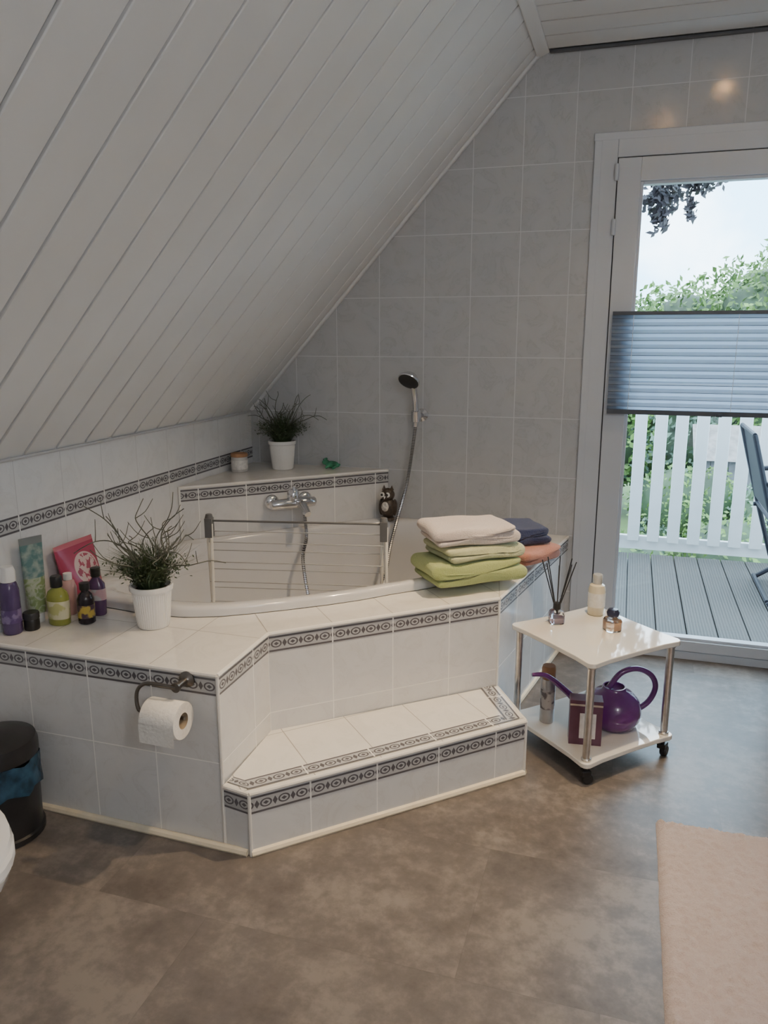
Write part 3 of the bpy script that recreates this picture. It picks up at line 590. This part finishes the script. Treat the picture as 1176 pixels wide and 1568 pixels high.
# ------------------------------------------------------------------ bin & toilet
b=B('pedal_bin'); c=(.112,-1.825,0)
b.lathe([(.098,0),(.103,.004),(.103,.018),(.097,.022),(.100,.18),(.102,.215)],c,'black',36)
m_=plain('blue_bag',(.02,.06,.11),.25,nscale=25,namp=.6,bmp=.8,bscale=30)
rg=[]
for z,r in((.145,.101),(.147,.106),(.185,.1035),(.215,.105),(.232,.103)):
    rg.append([Vector((c[0]+(r+.003*math.sin(j*2.1+z*60))*math.cos(2*math.pi*j/48),c[1]+(r+.003*math.sin(j*2.1+z*60))*math.sin(2*math.pi*j/48),z+.008*math.sin(j*.9))) for j in range(48)])
b.loft(rg,m_,True,False,False)
b.lathe([(.100,.232),(.105,.237),(.105,.265),(.100,.283),(.06,.299),(.001,.303)],c,'black',36); b.box((c[0]+.05,c[1]-.11,.02),(.05,.04,.01),'steel',rz=.4); b.build()
b=B('toilet'); rg=[]
for z,cx,rx,ry in((.10,.12,.12,.09),(.12,.15,.15,.11),(.20,.23,.23,.14),(.28,.30,.29,.175),(.36,.34,.32,.19),(.385,.345,.325,.195)):
    rg.append([Vector((max(cx+rx*math.cos(2*math.pi*j/40),KX+.01),-2.405+ry*math.sin(2*math.pi*j/40),z)) for j in range(40)])
b.loft(rg,'ceramic')
rg=[]
for z,q in((.387,.99),(.392,1.01),(.408,1.01),(.414,.99),(.416,.97),(.420,1.0),(.430,.99),(.436,.93),(.438,.3)):
    rg.append([Vector((max(.345+.325*q*math.cos(2*math.pi*j/40),.02),-2.405+.198*q*math.sin(2*math.pi*j/40),z)) for j in range(40)])
b.loft(rg,'ceramic'); b.build()
# ------------------------------------------------------------------ serving table
TC=Vector((1.625,-.862,0)); TA=math.radians(46.5); hsz=.193
tm=plain('table_lacquer',(.80,.77,.71),.06,nscale=3,namp=.02,coat=1)
b=B('serving_trolley')
def tabtop(z,th,s):
    pts=[]; r=.02
    for cx,cy,a0 in((1,1,0),(-1,1,90),(-1,-1,180),(1,-1,270)):
        for k in range(4):
            a=math.radians(a0+30*k); pts.append((cx*(s-r)+r*math.cos(a),cy*(s-r)+r*math.sin(a)))
        nx={0:(0,1),90:(-1,0),180:(0,-1),270:(1,0)}[a0]
        for q in(.5,0,-.5):
            ins=.008*(1-q*q); tx,ty=-nx[1],nx[0]
            pts.append((nx[0]*(s-ins)+(-tx)*q*s*1.2,nx[1]*(s-ins)+(-ty)*q*s*1.2))
    ca,sa=math.cos(TA),math.sin(TA); P=[(TC.x+x*ca-y*sa,TC.y+x*sa+y*ca) for x,y in pts]
    b.prism(P,z,z+th,tm)
tabtop(.388,.016,hsz); tabtop(.062,.016,hsz)
for i in(-1,1):
    for j in(-1,1):
        l=Matrix.Rotation(TA,3,'Z')@Vector((i*.168,j*.168,0))+TC
        b.lathe([(.012,.078),(.012,.388)],l,'steel',18); b.lathe([(.016,.078),(.016,.086)],l,'steel',18); b.lathe([(.016,.38),(.016,.388)],l,'steel',18)
        b.lathe([(.007,.03),(.007,.062)],l,'black',10); b.lathe([(.015,-.011),(.018,-.008),(.018,.008),(.015,.011)],l+Vector((.006,0,.0185)),'black',20,R=rotm(x=math.pi/2,z=TA+i*.4))
        b.box(l+Vector((0,0,.036)),(.03,.028,.018),'black',rz=TA+i*.4)
b.build(bevel=.003)
tz=.4045; sz=.0785
gl_=plain('clear_glass',(.9,.92,.93),.03,trans=1,ior=1.45)
b=B('reed_diffuser'); c=(1.50,-.815,tz); b.lathe([(.022,0),(.024,.003),(.024,.035),(.020,.042),(.010,.047),(.010,.055)],c,gl_,24,sup=5,rz=.4); b.lathe([(.020,.004),(.020,.02)],c,plain('diffuser_oil',(.6,.45,.5),.1,trans=.6),20,sup=5,rz=.4)
b.lathe([(.013,.05),(.013,.07),(.007,.072)],c,'black',18)
for k in range(8):
    a=k*.8; b.tube([(c[0],c[1],c[2]+.03),(c[0]+.055*math.cos(a),c[1]+.055*math.sin(a),c[2]+.215)],.002,'black',6)
b.build()
b=B('lotion_bottle'); c=(1.622,-.69,tz); b.lathe([(.026,0),(.029,.004),(.029,.09),(.025,.105),(.013,.112)],c,plain('cream_lotion',(.72,.64,.46),.15,nscale=10,namp=.05,coat=.5),28); b.lathe([(.0294,.03),(.0294,.08)],c,lbl('lotion_label',(.80,.77,.70),(.76,.72,.64),90),28,cap0=False,cap1=False)
b.lathe([(.016,.11),(.017,.112),(.017,.14),(.015,.143),(.001,.143)],c,plain('pearl_cap',(.62,.60,.55),.2,metal=.4),20); b.build()
b=B('perfume_bottle'); c=(1.68,-.83,tz); b.lathe([(.024,0),(.026,.003),(.026,.034),(.022,.042),(.010,.046)],c,gl_,24,sup=4,rz=.6); b.lathe([(.022,.004),(.022,.03)],c,plain('amber_liquid',(.8,.48,.28),.1,trans=.6),20,sup=4,rz=.6)
b.lathe([(.010,.046),(.019,.05),(.021,.062),(.015,.072),(.001,.074)],c,plain('navy_cap',(.03,.03,.06),.2),20); b.build()
b=B('hairspray_can'); c=(1.49,-.885,sz); b.lathe([(.022,0),(.024,.003),(.024,.145),(.020,.155)],c,plain('can_silver',(.42,.40,.39),.3,metal=.7,nscale=30),24); b.lathe([(.0244,.05),(.0244,.12)],c,lbl('can_label',(.12,.10,.10),(.4,.36,.33),40),24,cap0=False,cap1=False)
b.lathe([(.0225,.155),(.0235,.157),(.0235,.19),(.020,.20),(.001,.2)],c,plain('can_cap',(.28,.14,.07),.35),24); b.build()
b=B('cosmetics_box'); c=Vector((1.618,-.985,sz+.075)); R_=rotm(z=.12)
b.box(c,(.10,.05,.15),plain('plum_card',(.13,.05,.08),.4,nscale=20),R=R_); b.box(c+R_@Vector((.006,-.0255,-.01)),(.05,.001,.085),plain('box_white_label',(.75,.70,.66),.6,nscale=50,namp=.15),R=R_)
b.box(c+R_@Vector((.006,-.0265,.0)),(.016,.001,.022),plain('box_motif',(.35,.08,.08),.6),R=R_); b.box(c+R_@Vector((0,-.0255,.06)),(.1,.001,.006),plain('box_band',(.55,.45,.35),.5),R=R_); b.build()
b=B('watering_can'); pc=plain('purple_plastic',(.13,.025,.16),.15,nscale=8,namp=.1,coat=.6); c=Vector((1.70,-.835,sz))
b.lathe([(.066,0),(.076,.004),(.090,.03),(.091,.055),(.082,.088),(.060,.112),(.040,.122),(.037,.134),(.033,.134),(.035,.124),(.001,.11)],c,pc,36)
hd=Vector((.9,.43,0)).normalized()
b.tube([c-hd*.02+Vector((0,0,.128)),c+hd*.02+Vector((0,0,.178)),c+hd*.075+Vector((0,0,.19)),c+hd*.125+Vector((0,0,.165)),c+hd*.145+Vector((0,0,.12)),c+hd*.125+Vector((0,0,.07)),c+hd*.082+Vector((0,0,.04))],.0095,pc,12,6)
b.tube([c-hd*.07+Vector((0,0,.04)),c-hd*.115+Vector((0,0,.075)),c-hd*.17+Vector((0,0,.13)),c-hd*.235+Vector((0,0,.185)),c-hd*.285+Vector((0,0,.192))],[.016,.006],pc,12,6); b.build(sharp=60)
# ------------------------------------------------------------------ rug
b=B('bath_rug'); nx,ny=130,220; x0,x1,ya,yb=1.835,2.50,-2.5,-1.245; vs=[];fs=[]
for j in range(ny+1):
    for i in range(nx+1):
        u,v=i/nx,j/ny; e=min(u*(x1-x0),(1-u)*(x1-x0),v*(yb-ya),(1-v)*(yb-ya)); h=.02*min(1,(e/.02))**.5
        x=x0+(x1-x0)*u; y=ya+(yb-ya)*v; q=Vector((x*60,y*60,0)); h+= (.007*noise.noise(q)+.006*noise.noise(q*2.3))*min(1,e/.01)
        ex=.003*noise.noise(Vector((x*20,y*20,3)))
        vs.append((x+ex,y+ex,.001+max(h,0)))
fs=[(j*(nx+1)+i,j*(nx+1)+i+1,(j+1)*(nx+1)+i+1,(j+1)*(nx+1)+i) for j in range(ny) for i in range(nx)]
b.add(vs,fs,fabric('rug_pile',(.68,.56,.53)),True); b.build(fix=False,sharp=180)
# ------------------------------------------------------------------ lights
em=plain('lamp_glow',(1,.85,.6),.5,emit=(1,.82,.58),es=30)
def spot(loc,tgt,W,size=105,blend=.8,col=(1,.74,.45)):
    b=B('ceiling_spotlight'); b.lathe([(.040,0),(.042,-.004),(.034,-.008),(.028,-.006)],loc,'chrome',24,cap0=True,cap1=False); b.lathe([(.026,-.0085),(.001,-.0085)],loc,em,20); o=b.build()
    l=bpy.data.lights.new('spot_lamp','SPOT'); l.energy=W; l.spot_size=math.radians(size); l.spot_blend=blend; l.color=col; l.shadow_soft_size=.03
    lo=bpy.data.objects.new('lamp',l); C.objects.link(lo); lo.location=Vector(loc)-Vector((0,0,.02)); d=Vector(tgt)-Vector(loc); lo.rotation_euler=d.to_track_quat('-Z','Y').to_euler(); lo.parent=o
spot((1.99,-.64,CZ),(1.6,-.75,0),14); spot((1.77,-1.18,CZ),(1.12,-1.15,0.2),150,76,1); spot((1.65,-2.0,CZ),(1.3,-1.9,0),65,80,1)
b=B('added_fill_globe'); gc=(2.95,-3.9,2.08); b.ell(gc,(.13,.13,.13),plain('fill_globe_glow',(.9,.9,.9),.4,emit=(.96,.97,1.0),es=58),seg=28,rings=16)  # unseen globe behind the camera, added as neutral fill for slope and walls
b.tube([(gc[0],gc[1],2.2),(gc[0],gc[1],CZ)],.006,'black'); b.lathe([(.05,-.02),(.055,0)],(gc[0],gc[1],CZ),'white',20); b.build(fix=True)
# world sky
w=bpy.data.worlds.new('sky'); bpy.context.scene.world=w; w.use_nodes=True; nt=w.node_tree; bg=nt.nodes['Background']
t=nt.nodes.new('ShaderNodeTexCoord'); f=noi(nt,3.4,6,.55,vec=t.outputs['Generated'])
col=ramp(nt,f,[(.42,(.32,.60,.85)),(.58,(.80,.91,1.0))]); lk(nt,col,bg.inputs[0]); bg.inputs[1].default_value=10.0
# camera
cd=bpy.data.cameras.new('camera'); cd.sensor_fit='HORIZONTAL'; cd.sensor_width=36; cd.lens=36*1191.68/1176; cd.clip_start=.02; cd.clip_end=300
co=bpy.data.objects.new('camera',cd); C.objects.link(co)
yaw,pt,ro=.3040,.2243,-.0007
fw=Vector((-math.sin(yaw)*math.cos(pt),math.cos(yaw)*math.cos(pt),-math.sin(pt))); rt=Vector((math.cos(yaw),math.sin(yaw),0)); up=rt.cross(fw)
r2=rt*math.cos(ro)+up*math.sin(ro); u2=-rt*math.sin(ro)+up*math.cos(ro)
mt=Matrix((r2,u2,-fw)).transposed().to_4x4(); mt.translation=Vector((1.6861,-3.3346,1.3455)); co.matrix_world=mt
bpy.context.scene.camera=co
